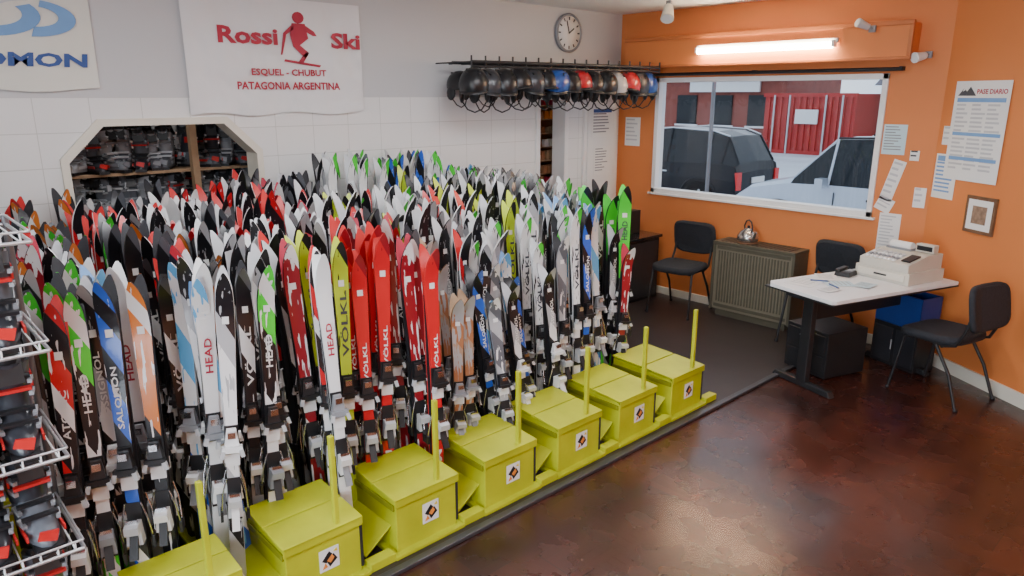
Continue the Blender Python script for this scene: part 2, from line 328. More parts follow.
# ------------------------------------------------------------ ski rack bases
LID={-1:.34,0:.26,1:.36,2:.36,3:.36,4:.40,5:.44,6:.50}
def rack(k):
    yp=.77+.542*k; yc=yp-.075; w=.175; ld=LID[k]
    e=empty('ski_rack',(0,0,0))
    b=MB()
    xf=2.62 if k>=0 else 2.28
    xb=xf-ld
    b.prism([(xf,.03),(xf,.27),(xf-.03,.292),(xb,.312),(xb,.03)],lambda u,v,ww:(u,ww,v),yc-w,yc+w,'green')
    for (x0,x1,z0,z1) in ((xf+.012,xf-ld*.48,.297,.311),(xf-ld*.5,xb,.312,.324)):
        b.prism([(x0,z0),(x0,z0+.011),(x1,z1+.011),(x1,z1)],lambda u,v,ww:(u,ww,v),yc-w-.012,yc+w+.012,'green')
    b.prism([(xf+.012,.305),(xf+.012,.265),(xf+.006,.265),(xf+.006,.305)],lambda u,v,ww:(u,ww,v),yc-w-.012,yc+w+.012,'green')
    b.b2((xb,yc+w-.004,.255),(xf-.01,yc+w+.01,.285),'steel_and_gap'); b.b2((xf-.012,yc+w-.002,.05),(xf+.004,yc+w+.012,.27),'steel_and_gap')  # dark strips painted in for the shade in the gap below the lid
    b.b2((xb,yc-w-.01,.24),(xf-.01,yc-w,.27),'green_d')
    b.b2((xb,yc-w-.03,.012),(xf+.035,yc+w+.03,.032),'green')
    b.b2((xf-.03,yc+w+.03,.012),(xf+.03,yc+w+.162,.055),'green')
    b.prism([(yc-w,.14),(yc-w-.14,.04),(yc-w-.14,.052),(yc-w,.152)],lambda u,v,ww:(ww,u,v),xb-.1,xf-.05,'green')
    b.prism([(yc+w,.10),(yc+w+.04,.04),(yc+w+.04,.055),(yc+w,.115)],lambda u,v,ww:(ww,u,v),.25,xf-.05,'green')
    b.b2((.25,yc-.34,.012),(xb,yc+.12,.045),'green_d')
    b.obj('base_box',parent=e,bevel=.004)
    b=MB(); b.b2((xf-.03,yp-.011,.02),(xf-.006,yp+.011,.72),'green'); b.obj('post',parent=e,bevel=.003)
    b=MB()
    for yy in (yc-.245,yc-.135,yc-.025):
        for z in (.58,.92): b.tube([(.25,yy,z),(xf-.95,yy,z)],.006,'steel_and_gap',6)
        for x in (.28,1.0,xf-1.0): b.tube([(x,yy,.04),(x,yy,.92)],.007,'steel_and_gap',6)
    b.obj('rails',parent=e)
    b=MB(); y=yc+.02; z=.165; x=xf+.002
    b.b2((xf,y-.047,z-.052),(x,y+.047,z+.052),'paper')
    ff=lambda u,v,ww:(ww,y+u,z+v)
    b.prism([(-.036,0),(0,.038),(.015,.02),(-.015,-.015)],ff,x,x+.001,'black'); b.prism([(.0,-.038),(.038,-.01),(.02,.02),(-.012,-.012)],ff,x,x+.0015,'black')
    b.prism([(-.012,-.005),(.012,.018),(.024,.0),(.004,-.02)],ff,x,x+.002,'ink_o')
    b.prism([(-.035,-.04),(-.01,-.035),(-.02,-.012)],ff,x,x+.002,'ink_o'); b.prism([(.02,.03),(.04,.025),(.035,.042)],ff,x,x+.002,'yellow_pl')
    b.obj('sticker',parent=e)
for k in range(-1,7): rack(k)

# ------------------------------------------------------------ skis
def ski_width(t):
    pts=[(0,.030),(.012,.062),(.05,.086),(.2,.076),(.42,.064),(.65,.075),(.84,.096),(.90,.096),(.94,.086),(.967,.066),(.987,.040),(1,.012)]
    for i in range(len(pts)-1):
        if t<=pts[i+1][0]:
            a,b_=pts[i],pts[i+1]; u=(t-a[0])/(b_[0]-a[0]); return (a[1]+(b_[1]-a[1])*u)*.76
    return .01
SL=1.5
BASE={'white_black':'lgrey','white_grey':'lgrey','black_red':'red_pl','black_orange':'base_blk','lime_black':'lime_pl','blue_white':'ink_lb','white_slim':'white_pl','white_red':'red_pl','white_green':'lgrey','dark_red':'ink_r','bright_green':'green_pl','red':'red_pl','ornate_orange':'wood_l','black_stripes':'lgrey'}
def ski_pair(name,top,side,toe,heel,txt=None,tm='paper',tz=.72,th=.034,tl=.30,txt2=None):
    b=MB(); basem=BASE.get(name,'base_blk')
    ts=[0,.012,.05,.12,.2,.3,.42,.54,.65,.76,.82,.86,.89,.915,.94,.955,.97,.982,.992,1]
    for sg in (1,-1):
        def off(t):
            o=.004+.012*math.sin(math.pi*min(1,max(0,(t-.05)/.8)))
            if t>.84: o+=.080*((t-.84)/.16)**1.9
            return o
        tops=[];bots=[]
        for t in ts:
            w=ski_width(t)/2; th_=.010+.009*math.sin(math.pi*min(1,t*1.15)) if t<.86 else .008
            o=off(t); tops.append([(sg*(o+th_),-w*.94,t*SL),(sg*(o+th_+.001),0,t*SL),(sg*(o+th_),w*.94,t*SL)]); bots.append([(sg*o,-w,t*SL),(sg*o,w,t*SL)])
        b.loft(tops,top,closed=False,smooth=True)
        b.loft(bots[:11],'base_blk',closed=False); b.loft(bots[10:],basem,closed=False)
        b.loft([[p[0],q[0]] for p,q in zip(tops,bots)],side,closed=False); b.loft([[p[2],q[1]] for p,q in zip(tops,bots)],side,closed=False)
        b.add(tops[0]+bots[0],[(0,1,2,4,3)],side)
        X=Matrix.Scale(-1,4,(1,0,0)) if sg<0 else Matrix.Identity(4)
        o=.032; S=1.15
        zt=.50*SL; zh=.30*SL
        b.box((o+.002,0,zt-.02),(.012,.054,.17),'black',X=X); b.box((o+.002,0,zh+.02),(.012,.054,.20),'black',X=X)
        b.box((o+.024,0,zt+.015),(.040,.060,.088),toe,top=(.45,.6),X=X); b.box((o+.042,0,zt-.028),(.030,.078,.026),toe,X=X)
        for s2 in (1,-1): b.box((o+.050,s2*.037,zt-.046),(.020,.016,.034),'lgrey',rot=(s2*.25,0,0),X=X)
        b.box((o+.048,0,zt+.038),(.014,.030,.028),'chrome',X=X); b.box((o+.012,0,zt-.090),(.010,.056,.055),'white_pl',X=X)
        b.box((o+.028,0,zh),(.048,.058,.092),heel,top=(.8,.8),X=X); b.box((o+.062,0,zh+.034),(.042,.054,.036),heel,rot=(0,.35,0),top=(.8,.9),X=X); b.box((o+.066,0,zh-.046),(.014,.030,.10),toe,rot=(0,-.45,0),X=X)
        b.box((o+.056,0,zh+.060),(.014,.040,.020),'chrome',X=X)
        o0=b.T; b.T=X
        for s2 in (1,-1):
            b.tube([(o+.010,s2*.028,zh+.12),(o+.006,s2*.044,zh+.05),(o-.014,s2*.051,zh-.05)],.0038,'chrome',5); b.box((o-.016,s2*.052,zh-.068),(.026,.011,.048),'black')
        if txt:
            w=off(tz)+.0215
            b.text(txt,(w+.002,0,tz*SL),(0,0,1),(0,-1,0),tl,th,tm)
            if txt2: b.text(txt2,(off(.16)+.0225,0,.14*SL),(0,0,1),(0,-1,0),.2,.03,tm)
        b.box((off(.86)+.014,0.0,.855*SL),(.002,.026,.032),'paper')
        b.T=o0
    return b.mesh('ski_pair_'+name)
W=(.80,.80,.80);K=(.010,.010,.013);RD=(.62,.012,.02);GR=(.06,.70,.04);GY=(.12,.13,.15);OR=(.70,.20,.03);BL=(.03,.12,.60);LG=(.42,.43,.45);YG=(.50,.66,.03);LB=(.12,.42,.75);DR=(.30,.01,.02)
V={}
V['wv']=ski_pair('white_black',ski_mat('wv',W,LG,K,1,.85,nthr=.66),'white_pl','black','lgrey','VÖLKL','ink',.72,.042,.34)
V['kv']=ski_pair('black_white',ski_mat('kv',K,GY,W,2,.8,nthr=.68),'black','black','white_pl','VÖLKL','paper',.70,.036,.30)
V['rd']=ski_pair('red',ski_mat('rd',RD,RD,DR,3,.95,nthr=.7),'red_pl','black','lgrey','VÖLKL','paper',.60,.024,.22,'RTM')
V['gn']=ski_pair('bright_green',ski_mat('gn',GR,GR,K,4,1,nthr=.72),'base_blk','black','grey_pl','HEAD','ink',.78,.03,.14,'iSL')
V['wg']=ski_pair('white_grey',ski_mat('wg',W,K,LG,5,.6),'white_pl','white_pl','lgrey')
V['ko']=ski_pair('black_orange',ski_mat('ko',K,OR,W,6,.65,nthr=.64),'black','black','white_pl')
V['bw']=ski_pair('blue_white',ski_mat('bw',W,BL,LB,7,.45),'white_pl','grey_pl','white_pl')
V['yg']=ski_pair('lime_black',ski_mat('yg',YG,YG,K,8,.85,nthr=.66),'black','black','lgrey','VÖLKL','ink',.72,.038,.34)
V['gy']=ski_pair('grey',ski_mat('gy',GY,LG,W,9,.5),'grey_pl','black','lgrey')
V['kg']=ski_pair('black_green',ski_mat('kg',K,GR,W,10,.5),'black','black','grey_pl','HEAD','paper',.72,.028,.16)
V['dr']=ski_pair('dark_red',ski_mat('dr',DR,RD,W,12,.6),'black','black','lgrey')
V['br']=ski_pair('ornate_orange',ski_mat('br',(.42,.18,.08),(.45,.3,.2),LG,13,.6,nthr=.53),'wood','grey_pl','lgrey')
V['kw']=ski_pair('black_stripes',ski_mat('kw',K,W,LG,14,.6,nthr=.64),'black','white_pl','white_pl','ROSSIGNOL','paper',.7,.022,.32)
V['kr']=ski_pair('black_red',ski_mat('kr',K,RD,W,15,.6,nthr=.66),'black','black','white_pl','ATOMIC','paper',.7,.024,.20)
V['ws']=ski_pair('white_slim',ski_mat('ws',W,RD,W,16,.85,nthr=.7),'white_pl','grey_pl','white_pl','HEAD','ink_r',.72,.028,.16)
V['kb']=ski_pair('black_blue',ski_mat('kb',K,BL,W,17,.6,nthr=.66),'black','black','lgrey','SALOMON','paper',.68,.022,.26)
V['wr']=ski_pair('white_red',ski_mat('wr',W,RD,K,18,.55,nthr=.66),'white_pl','black','white_pl','ROSSIGNOL','ink',.7,.024,.32)
V['wn']=ski_pair('white_green',ski_mat('wn',W,GR,K,19,.6,nthr=.62),'white_pl','black','lgrey','VÖLKL','ink',.72,.036,.32)
front={-1:([],['kw'],['kr','kw'],['gy','kw']),
 0:(['kr','kw','kg'],['kg','kg','kw'],['kb','kw','kg'],['ko','ws','bw']),
 1:(['wg','ws','bw'],['bw','wg','kr'],['kg','kv','kw'],['wv','wv','kv']),
 2:(['ws','wr','dr'],['yg','yg','yg'],['rd','rd','rd'],['rd','rd','rd']),
 3:(['rd','dr','dr'],['dr','kv','kr'],['br','br','gy'],['br','br','br']),
 4:(['gy','kb','kw'],['bw','gy','wn'],['kw','gy','wv'],['kb','bw','wv']),
 5:(['kw','wn','wn'],['gy','kg','wv'],['wn','wn','kw'],['kb','bw','kw']),
 6:(['bw','bw','bw'],['gn','gn','gy'],['dr','kw','gy'],['gn','gn','kv'])}
short={(3,2):1.02,(3,3):1.02,(4,0):1.0,(4,1):.95,(4,2):1.0,(4,3):1.02,(5,0):1.05,(5,1):1.2,(6,2):1.05}
X0={-1:1.92,0:2.32,1:2.25,2:2.25,3:2.24,4:2.2,5:2.14,6:2.02}
pools={-1:['kr','kw','ko','kv','dr','gy'],0:['kw','kr','wr','ko','kg','kv','dr','wg'],1:['kw','kv','wr','kr','gy','wg','kg','ko'],2:['dr','wr','kv','kw','ws','kr','wg'],3:['kv','kw','wg','wr','dr','yg'],4:['wg','kw','wn','wv','kv','wr','gy'],5:['wn','kw','wg','wn','kb','yg'],6:['kw','wn','kg','bw','gy','wv']}
for k in range(-1,7):
    yc=.77+.542*k-.075
    e=empty('row_of_skis')
    for lane,dy in enumerate((-.30,-.19,-.08,.03)):
        x=X0[k]+(.06,.0,.03,-.01)[lane]+(.08 if (lane==0 and 1<=k<=4) else 0)
        lean=R.uniform(-.04,.045); i=0; run=0; key=None; hrun=0
        while x>.22:
            fr=front[k][lane]
            if run<=0: key=R.choice(pools[k]); run=R.choice((1,1,2,3)); hrun=R.uniform(-.10,.06)
            run-=1
            kk=fr[i] if i<len(fr) else key
            dfrac=(2.3-x)/2.0
            Lz=1.37+(.10 if k<=2 else .16)*dfrac+hrun+R.uniform(-.03,.03)
            if k in (4,5) and x<.62: Lz=1.62+R.uniform(-.05,.04)
            if k==6: Lz=min(Lz,1.47)
            if i<len(fr): Lz=1.38+.02*i+R.uniform(-.05,.04)
            if (k,lane) in short and i<3: Lz=short[(k,lane)]+.13*i+R.uniform(-.02,.02)
            ly=lean+R.uniform(-.045,.045); rz=R.uniform(-.75,.35) if i>1 else R.uniform(-.5,-.1)
            if k==6 and lane==1 and i==0: ly=.09; Lz=1.46; rz=-.7
            if k==6 and lane==3 and i==0: ly=.0; Lz=1.44; rz=-.7
            if k==4 and i<2: ly+=.08
            o=bpy.data.objects.new('ski_pair',V[kk]); COL.objects.link(o); o.parent=e
            o.location=(x,yc+dy+R.uniform(-.01,.01),.05)
            o.rotation_euler=(ly,R.uniform(-.08,-.01),rz)
            wsc=R.uniform(.92,1.06)
            if kk=='gn': wsc=1.3
            if kk=='rd': wsc=1.05
            o.scale=(1,wsc,Lz/SL)
            x-=R.uniform(.105,.15); i+=1
# ------------------------------------------------------------ ski boots
def boot_mesh(shell,cuff,acc,name,strap='black'):
    b=MB()
    def ring(cx,z,lx,wy,n=14,tilt=0):
        return [(cx+lx*math.cos(2*math.pi*j/n),wy*math.sin(2*math.pi*j/n),z+tilt*lx*math.cos(2*math.pi*j/n)) for j in range(n)]
    b.box((0,0,.012),(.30,.075,.024),'black')
    b.loft([ring(0,.022,.145,.048),ring(0,.05,.145,.054),ring(-.012,.085,.13,.054,tilt=-.12),ring(-.045,.125,.088,.050,tilt=-.2),ring(-.058,.16,.066,.047)],shell)
    b.loft([ring(-.058,.13,.072,.053,tilt=.1),ring(-.05,.20,.068,.055),ring(-.035,.27,.070,.057,tilt=.15),ring(-.022,.305,.072,.058,tilt=.2)],cuff)
    b.loft([ring(-.022,.29,.060,.046,tilt=.2),ring(-.014,.335,.064,.048,tilt=.25)],'black')
    b.box((.035,0,.29),(.02,.07,.09),'black',rot=(0,-.3,0))
    for n_,(x,z,r) in enumerate(((.06,.095,.2),(.015,.125,.25),(.018,.20,0),(.03,.25,0))):
        b.box((x,-.05,z),(.045,.012,.014),'alu',rot=(0,r,.2)); b.box((x+.01,.0,z+.018),(.016,.10,.012),acc if n_==2 else strap,rot=(0,.2,0)); b.box((x,.05,z),(.045,.012,.014),'grey_pl',rot=(0,r,-.2))
    b.box((-.03,-.0555,.235),(.05,.006,.05),acc); b.box((-.03,.0555,.235),(.05,.006,.05),acc)
    b.box((.05,.053,.06),(.12,.006,.022),acc); b.box((.07,-.051,.06),(.09,.006,.02),acc)
    b.prism([(.0,-.03),(.03,-.02),(.02,.03),(-.02,.02)],lambda u,v,w:(w,v,.06+u),.138,.146,acc)
    return b.mesh(name)
B1=boot_mesh('boot_dk','boot_gr','red_pl','ski_boot_dark'); B2=boot_mesh('boot_gr','boot_dk','red_pl','ski_boot_grey'); B3=boot_mesh('boot_dk','boot_dk','red_pl','ski_boot_black')
B4=boot_mesh('boot_lg','boot_gr','lgrey','ski_boot_light','grey_pl'); B5=boot_mesh('boot_gr','boot_lg','grey_pl','ski_boot_mid','lgrey')
e=empty('boot_shelf')
b=MB(); sx0,sx1,sy0,sy1=2.36,2.75,-.85,.36
for z in (.08,.38,.71,1.03,1.375,1.70):
    for (p,q) in (((sx0,sy0),(sx1,sy0)),((sx1,sy0),(sx1,sy1)),((sx1,sy1),(sx0,sy1)),((sx0,sy1),(sx0,sy0))):
        b.tube([(p[0],p[1],z),(q[0],q[1],z)],.006,'alu',6); b.tube([(p[0],p[1],z+.03),(q[0],q[1],z+.03)],.004,'alu',6)
    for i in range(26):
        y=sy0+(sy1-sy0)*(i+.5)/26; b.tube([(sx0,y,z),(sx1,y,z)],.0028,'white_pl',5); b.tube([(sx1,y,z),(sx1,y,z+.03)],.0028,'white_pl',5)
for x in (sx0,sx1): b.tube([(x,sy0,.0),(x,sy0,1.78)],.011,'skin_metal',8)
b.tube([(sx0,sy1,.0),(sx0,sy1,1.73)],.011,'skin_metal',8)
b.obj('wire_shelves',parent=e)
e2=empty('ski_boots')
for z in (.08,.38,.71,1.03,1.375):
    y=sy1-.09
    while y>sy0+.06:
        o=bpy.data.objects.new('ski_boot',R.choice((B1,B2,B3,B1))); COL.objects.link(o); o.parent=e2; o.location=(2.575,y,z+.005); o.rotation_euler=(0,0,R.uniform(-.08,.08)); o.scale=(1,1,.88)
        y-=.125
# ------------------------------------------------------------ helmets on wall rack
def helmet_mesh(shell,name):
    b=MB()
    b.ell((0,0,0),(.125,.105,.12),shell,18,8,z0=-.25,z1=.999)
    b.ell((-.002,0,-.004),(.117,.097,.11),'black',18,6,z0=-.3,z1=.99)
    for s in (1,-1):
        b.ell((-.015,s*.088,-.065),(.05,.02,.06),'black',12,6)
        b.tube([(0,s*.085,-.11),(.02,s*.05,-.16),(.025,0,-.18)],.005,'black',6)
        for i in range(3): b.box((.05-.05*i,s*.045,.105-.008*abs(i-1)),(.03,.012,.012),'black')
    b.loft([[(.115*math.cos(a)+.005+x,.10*math.sin(a),z) for a in [(-1.1+2.2*i/10) for i in range(11)]] for x,z in ((0,-.03),(.022,-.035),(.022,-.028),(0,-.015))],'black',closed=False)
    b.box((-.125,0,-.01),(.012,.04,.04),'black')
    return b.mesh(name)
mk('h_blue',(.02,.07,.28),.3,coat=.3); mk('h_red',(.42,.012,.02),.3,coat=.3); mk('h_grey',(.03,.033,.04),.35,coat=.2); mk('h_wht',(.40,.41,.42),.3); mk('h_blk',(.010,.010,.012),.35)
HM=[helmet_mesh(m,'helmet_'+m) for m in ('h_blk','h_grey','h_blue','h_red','h_wht')]
e=empty('helmet_rack')
P0=Vector((.34,3.88,2.36)); P1=Vector((.56,6.10,2.36))
b=MB()
for dx in (-.12,.13): b.tube([P0+Vector((dx,0,0)),P1+Vector((dx,0,0))],.014,'black',8)
b.tube([P0+Vector((.13,0,-.035)),P1+Vector((.13,0,-.035))],.011,'black',8)
for i in range(17):
    p=P0.lerp(P1,i/16); b.tube([p+Vector((.13,0,0)),(0.0,p.y,2.36)],.007,'black',6)
    b.tube([p+Vector((.13,0,.05)),p+Vector((.13,0,-.05))],.008,'black',6)
b.obj('bars',parent=e)
e=empty('ski_helmets')
seq=[0,1,0,0,1,0,2,0,3,0,0,4,3,1,2]
for i,h in enumerate(seq):
    p=P0.lerp(P1,(i+.5)/len(seq))
    o=bpy.data.objects.new('helmet',HM[h]); COL.objects.link(o); o.parent=e
    o.location=(p.x+.04+R.uniform(-.03,.03),p.y,2.36-.175+R.uniform(-.015,.01)); o.rotation_euler=(R.uniform(-.2,.2),R.uniform(-.1,.45),R.uniform(-.9,.3)); o.scale=(1.2,1.2,1.2)
for i in range(8):
    p=P0.lerp(P1,(i+.4)/8)
    o=bpy.data.objects.new('helmet',HM[R.choice((0,0,1,0))]); COL.objects.link(o); o.parent=e
    o.location=(p.x-.17,p.y,2.36-.18); o.rotation_euler=(0,R.uniform(-.2,.2),R.uniform(-.7,.7))
# ------------------------------------------------------------ banners
def cloth(b,y0,y1,z0,z1,x,k,amp,nx=40,nz=20,drop=0):
    rings=[]
    for i in range(nz+1):
        v=i/nz; z=z0+(z1-z0)*v
        rings.append([(x+amp*math.sin(9*u+2*v)+amp*.6*math.sin(23*u+5*v),y0+(y1-y0)*u,z-drop*math.sin(math.pi*u)*(1-v)+.012*math.sin(14*u)*(1-v)) for u in [j/nx for j in range(nx+1)]])
    b.loft(rings,k,closed=False)
e=empty('ski_club_banner'); b=MB(); cloth(b,1.80,3.14,1.97,2.76,.022,'banner',.006); b.obj('cloth',parent=e)
b=MB(); yx=(0,1,0); zx=(0,0,1); tx=.034
b.text('Rossi',(tx,2.24,2.50),yx,zx,.43,.115,'ink_r',.035); b.text('Ski',(tx,3.00,2.495),yx,zx,.25,.115,'ink_r',.035)
b.text('ESQUEL - CHUBUT',(tx,2.53,2.255),yx,zx,.58,.055,'ink_r',.03); b.text('PATAGONIA ARGENTINA',(tx,2.53,2.165),yx,zx,.80,.055,'ink_r',.03)
q=lambda u,v,w:(w,2.62+u,2.50+v)
b.prism([(.045*math.cos(a),.14+.04*math.sin(a)) for a in [i*math.pi/6 for i in range(12)]],q,.03,.036,'ink_r')
for poly in ([(-.05,.10),(.05,.10),(.07,.0),(.0,-.05),(-.07,.02)],[(-.07,.02),(.0,-.05),(.07,-.10),(.04,-.14),(-.05,-.06)],[(.04,-.10),(.07,-.10),(.02,-.17),(-.02,-.17)],[(-.13,-.165),(.15,-.20),(.16,-.185),(-.12,-.15)],
   [(-.05,.09),(-.12,.03),(-.15,-.12),(-.14,-.12),(-.10,.02),(-.04,.06)],[(.05,.09),(.12,.05),(.14,.02),(.11,.02),(.05,.05)]):
    b.prism(poly,q,.03,.036,'ink_r')
b.obj('print',parent=e)
e=empty('ski_brand_banner'); b=MB(); mk('banner2',(.70,.69,.62),.5,var=.05); cloth(b,-.25,1.27,2.13,2.80,.02,'banner2',.003); b.obj('cloth',parent=e)
b=MB(); b.text('SALOMON',(.03,.80,2.30),yx,(0,.12,1),.84,.08,'ink_b',.04)
q=lambda u,v,w:(w,.93+u*.85,2.53+v*.85)
def arc(r0,r1,a0,a1,cx,cy,n=14):
    o=[(cx+r0*1.25*math.cos(a0+(a1-a0)*i/n),cy+r0*.55*math.sin(a0+(a1-a0)*i/n)) for i in range(n+1)]
    i_=[(cx+.02+r1*1.25*math.cos(a0+(a1-a0)*i/n),cy+.01+r1*.55*math.sin(a0+(a1-a0)*i/n)) for i in range(n+1)]
    return o+i_[::-1]
def strip(poly,k):
    n=len(poly)//2
    for i in range(n-1): b.prism([poly[i],poly[i+1],poly[-2-i],poly[-1-i]],q,.028,.034,k)
strip(arc(.22,.12,-1.6,1.3,.03,0),'ink_lb'); strip(arc(.25,.15,-2.0,.6,-.22,.01),'ink_lb'); strip(arc(.27,.18,1.6,2.9,.02,0),'lgrey')
b.obj('print',parent=e)
e=empty('wall_clock',(0,5.50,2.69)); b=MB()
b.lathe([(.001,0.0),(.18,0.0),(.185,.03),(.165,.04),(.16,.025)],(0,0,0),'grey_pl',32,'x'); b.lathe([(.001,.026),(.16,.026),(.16,.028),(.001,.028)],(0,0,0),'paper',32,'x')
for i in range(12):
    a=i*math.pi/6; b.box((.029,.135*math.sin(a),.135*math.cos(a)),(.003,.012,.03),'black',rot=(-a,0,0))
b.box((.031,.03,.02),(.003,.09,.012),'black',rot=(.6,0,0)); b.box((.032,-.02,.055),(.003,.010,.12),'black',rot=(.3,0,0)); b.obj('dial',parent=e)
b=MB(); b.b2((.001,5.76,0.015),(.03,6.30,2.10),'white_pl'); b.b2((.03,5.80,.1),(.045,6.26,2.05),'paint_white'); b.tube([(.04,5.84,1.0),(.09,5.84,1.0),(.09,5.93,1.0)],.01,'alu'); b.obj('door_1',bevel=.004)
# ------------------------------------------------------------ posters / papers
def poster(name,o,ux,w,h,bg='paper',head=None,lines=10,cols=1,off=.003,frame=None,ink='ink',tilt=0,extra=None,top=None):
    o=Vector(o); ux=Vector(ux).normalized(); uz=Vector((0,0,1)); n=ux.cross(uz).normalized()
    Mx=Matrix.Identity(4)
    for r_ in range(3):
        Mx[r_][0]=ux[r_]; Mx[r_][1]=uz[r_]; Mx[r_][2]=n[r_]; Mx[r_][3]=o[r_]
    Mx=Mx@Matrix.Rotation(tilt,4,'Z')
    b=MB(); b.T=Mx
    if frame:
        b.box((0,0,.008),(w+.05,h+.05,.016),frame); b.box((0,0,.0172),(w,h,.002),bg); z=.0185
    else: b.box((0,0,off),(w,h,.002),bg); z=off+.0015
    if head: b.box((0,h*.40,z),(w*.86,h*.12,.001),head)
    if top is None: top=h*.30 if head else h*.42
    for i in range(lines):
        y=top-(top+h*.42)*i/max(1,lines)
        for c in range(cols):
            cw=w*.86/cols; l=cw*R.uniform(.5,.92); x0=-w*.43+c*cw
            b.box((x0+l/2,y,z),(l,h*.32/lines if lines else .01,.0008),ink)
    if extra: extra(b,z)
    return b.obj(name)
LW=(0,1,0); BW=(1,0,0); AW=(AD.x,AD.y,0)
poster('door_notice',(.046,6.02,1.82),LW,.34,.30,head='ink_b',lines=7,ink='grey_pl'); poster('door_notice',(.046,6.03,1.42),LW,.26,.30,lines=9,ink='grey_pl')
poster('wall_notice',(.20,BY,1.72),BW,.20,.30,lines=6,ink='lgrey')
poster('wall_notice',(2.87,BY,1.75),BW,.18,.24,bg='paper_b',lines=9,ink='grey_pl')
poster('wall_notice',(2.90,BY,1.42),BW,.10,.34,lines=6,ink='lgrey',tilt=-.25)
poster('wall_notice',(2.86,BY,1.22),BW,.13,.12,lines=3,ink='lgrey',tilt=-.4)
poster('wall_notice',(2.92,BY,.99),BW,.17,.32,lines=10,ink='lgrey')
poster('wall_notice',(3.04,BY,1.63),BW,.07,.08,lines=2)
poster('wall_notice',(3.12,BY,1.30),BW,.09,.16,lines=3,ink='lgrey')
def aw(w,z): return (A0.x+AD.x*w,A0.y+AD.y*w,z)
def signex(b,z):
    f2=lambda u,v,w:(u,v,w)
    b.prism([(-.22,.255),(-.17,.31),(-.14,.285),(-.11,.32),(-.05,.255)],f2,z,z+.001,'ink'); b.prism([(-.18,.285),(-.17,.31),(-.155,.296)],f2,z+.001,z+.0015,'paper')
    b.text('PASE DIARIO',(.09,.285,z+.0012),(1,0,0),(0,1,0),.27,.035,'ink_r',.03)
    b.box((0,.225,z),(.44,.03,.001),'ink_lb'); b.box((0,-.02,z),(.44,.025,.001),'ink_lb'); b.box((0,-.20,z),(.44,.025,.001),'ink_lb')
poster('ski_resort_price_sign',aw(.37,1.84),AW,.50,.72,lines=16,cols=3,off=.01,ink='lgrey',extra=signex,top=.19)
poster('opening_hours_sign',aw(.13,1.49),AW,.22,.34,head='ink_lb',lines=8,ink='ink_lb')
poster('wall_notice',aw(.10,1.80),AW,.10,.14,lines=3,ink='lgrey')
fp=poster('framed_picture',aw(.53,1.25),AW,.22,.22,bg='paper',lines=0,frame='wood',extra=lambda b,z:b.box((0,0,z),(.13,.13,.002),'pic'))
# ------------------------------------------------------------ furniture
def chair(loc,rz):
    e=empty('visitor_chair',loc); e.rotation_euler=(0,0,rz)
    b=MB()
    def pad(cx,cy,cz,wx,wy,t,tiltx,curve):
        rings=[]
        X=Matrix.Translation((cx,cy,cz))@Matrix.Rotation(tiltx,4,'X')
        for lv,sx in ((-t/2,.90),(-t*.35,.98),(0,1),(t*.35,.98),(t/2,.88)):
            ring=[]
            for j in range(28):
                a=2*math.pi*j/28; c,s_=math.cos(a),math.sin(a)
                x=wx/2*sx*math.copysign(abs(c)**.45,c); y=wy/2*sx*math.copysign(abs(s_)**.45,s_)
                ring.append(tuple(X@Vector((x,y,lv+curve*(x/(wx/2))**2))))
            rings.append(ring)
        b.loft(rings,'fabric')
    pad(0,-.02,.455,.46,.44,.06,.03,.008); b.obj('seat',parent=e)
    b=MB(); pad(0,.235,.71,.45,.33,.045,math.radians(-80)+math.pi,-.03); b.obj('backrest',parent=e)
    b=MB()
    for s in (1,-1):
        b.tube([(s*.225,-.235,.0),(s*.215,-.20,.22),(s*.205,-.17,.425),(s*.20,-.10,.44),(s*.20,.12,.43),(s*.20,.19,.45),(s*.195,.235,.55),(s*.19,.265,.68)],.0115,'black')
        b.tube([(s*.225,.27,.0),(s*.21,.18,.24),(s*.205,.06,.425)],.0115,'black')
        b.lathe([(.001,0),(.016,0),(.016,.02),(.001,.02)],(s*.225,-.235,0),'black',10); b.lathe([(.001,0),(.016,0),(.016,.02),(.001,.02)],(s*.225,.27,0),'black',10)
    b.tube([(-.205,-.15,.42),(.205,-.15,.42)],.010,'black'); b.tube([(-.205,.10,.42),(.205,.10,.42)],.010,'black')
    b.obj('frame',parent=e)
chair((1.19,5.93,.012),.12); chair((2.57,5.98,.012),-.1); chair((3.66,5.60,0),-math.pi/2-.25)
d0=Vector((2.59,4.96));d1=Vector((3.19,4.77));dd=Vector((d1.x-d0.x,d1.y-d0.y)); wd=dd.length; ang=math.atan2(dd.y,dd.x)
e=empty('office_desk',(d0.x,d0.y,0)); e.rotation_euler=(0,0,ang); LD=1.30
b=MB(); b.prism([(0.05,0),(wd-.02,0),(wd,.03),(wd,LD),(0,LD),(0,.05)],lambda u,v,w:(u,v,w),.722,.75,'white_pl'); b.obj('top',parent=e,bevel=.004)
b=MB(); b.prism([(-.004,.0),(wd+.004,-.004),(wd+.004,LD),(-.004,LD)],lambda u,v,w:(u,v,w),.712,.7215,'black'); b.obj('edge',parent=e)
b=MB()
for y in (.14,LD-.14):
    b.box((wd/2,y,.36),(.09,.05,.66),'black'); b.box((wd/2,y,.025),(.56,.06,.045),'black',top=(.9,.8)); b.box((wd/2,y,.70),(.50,.05,.03),'black')
b.box((wd*.5,LD/2,.60),(.02,LD-.28,.18),'black'); b.obj('legs',parent=e,bevel=.006)
def dk(u,v,z=.751): c,s=math.cos(ang),math.sin(ang); return (d0.x+u*c-v*s,d0.y+u*s+v*c,z)
e=empty('papers'); 
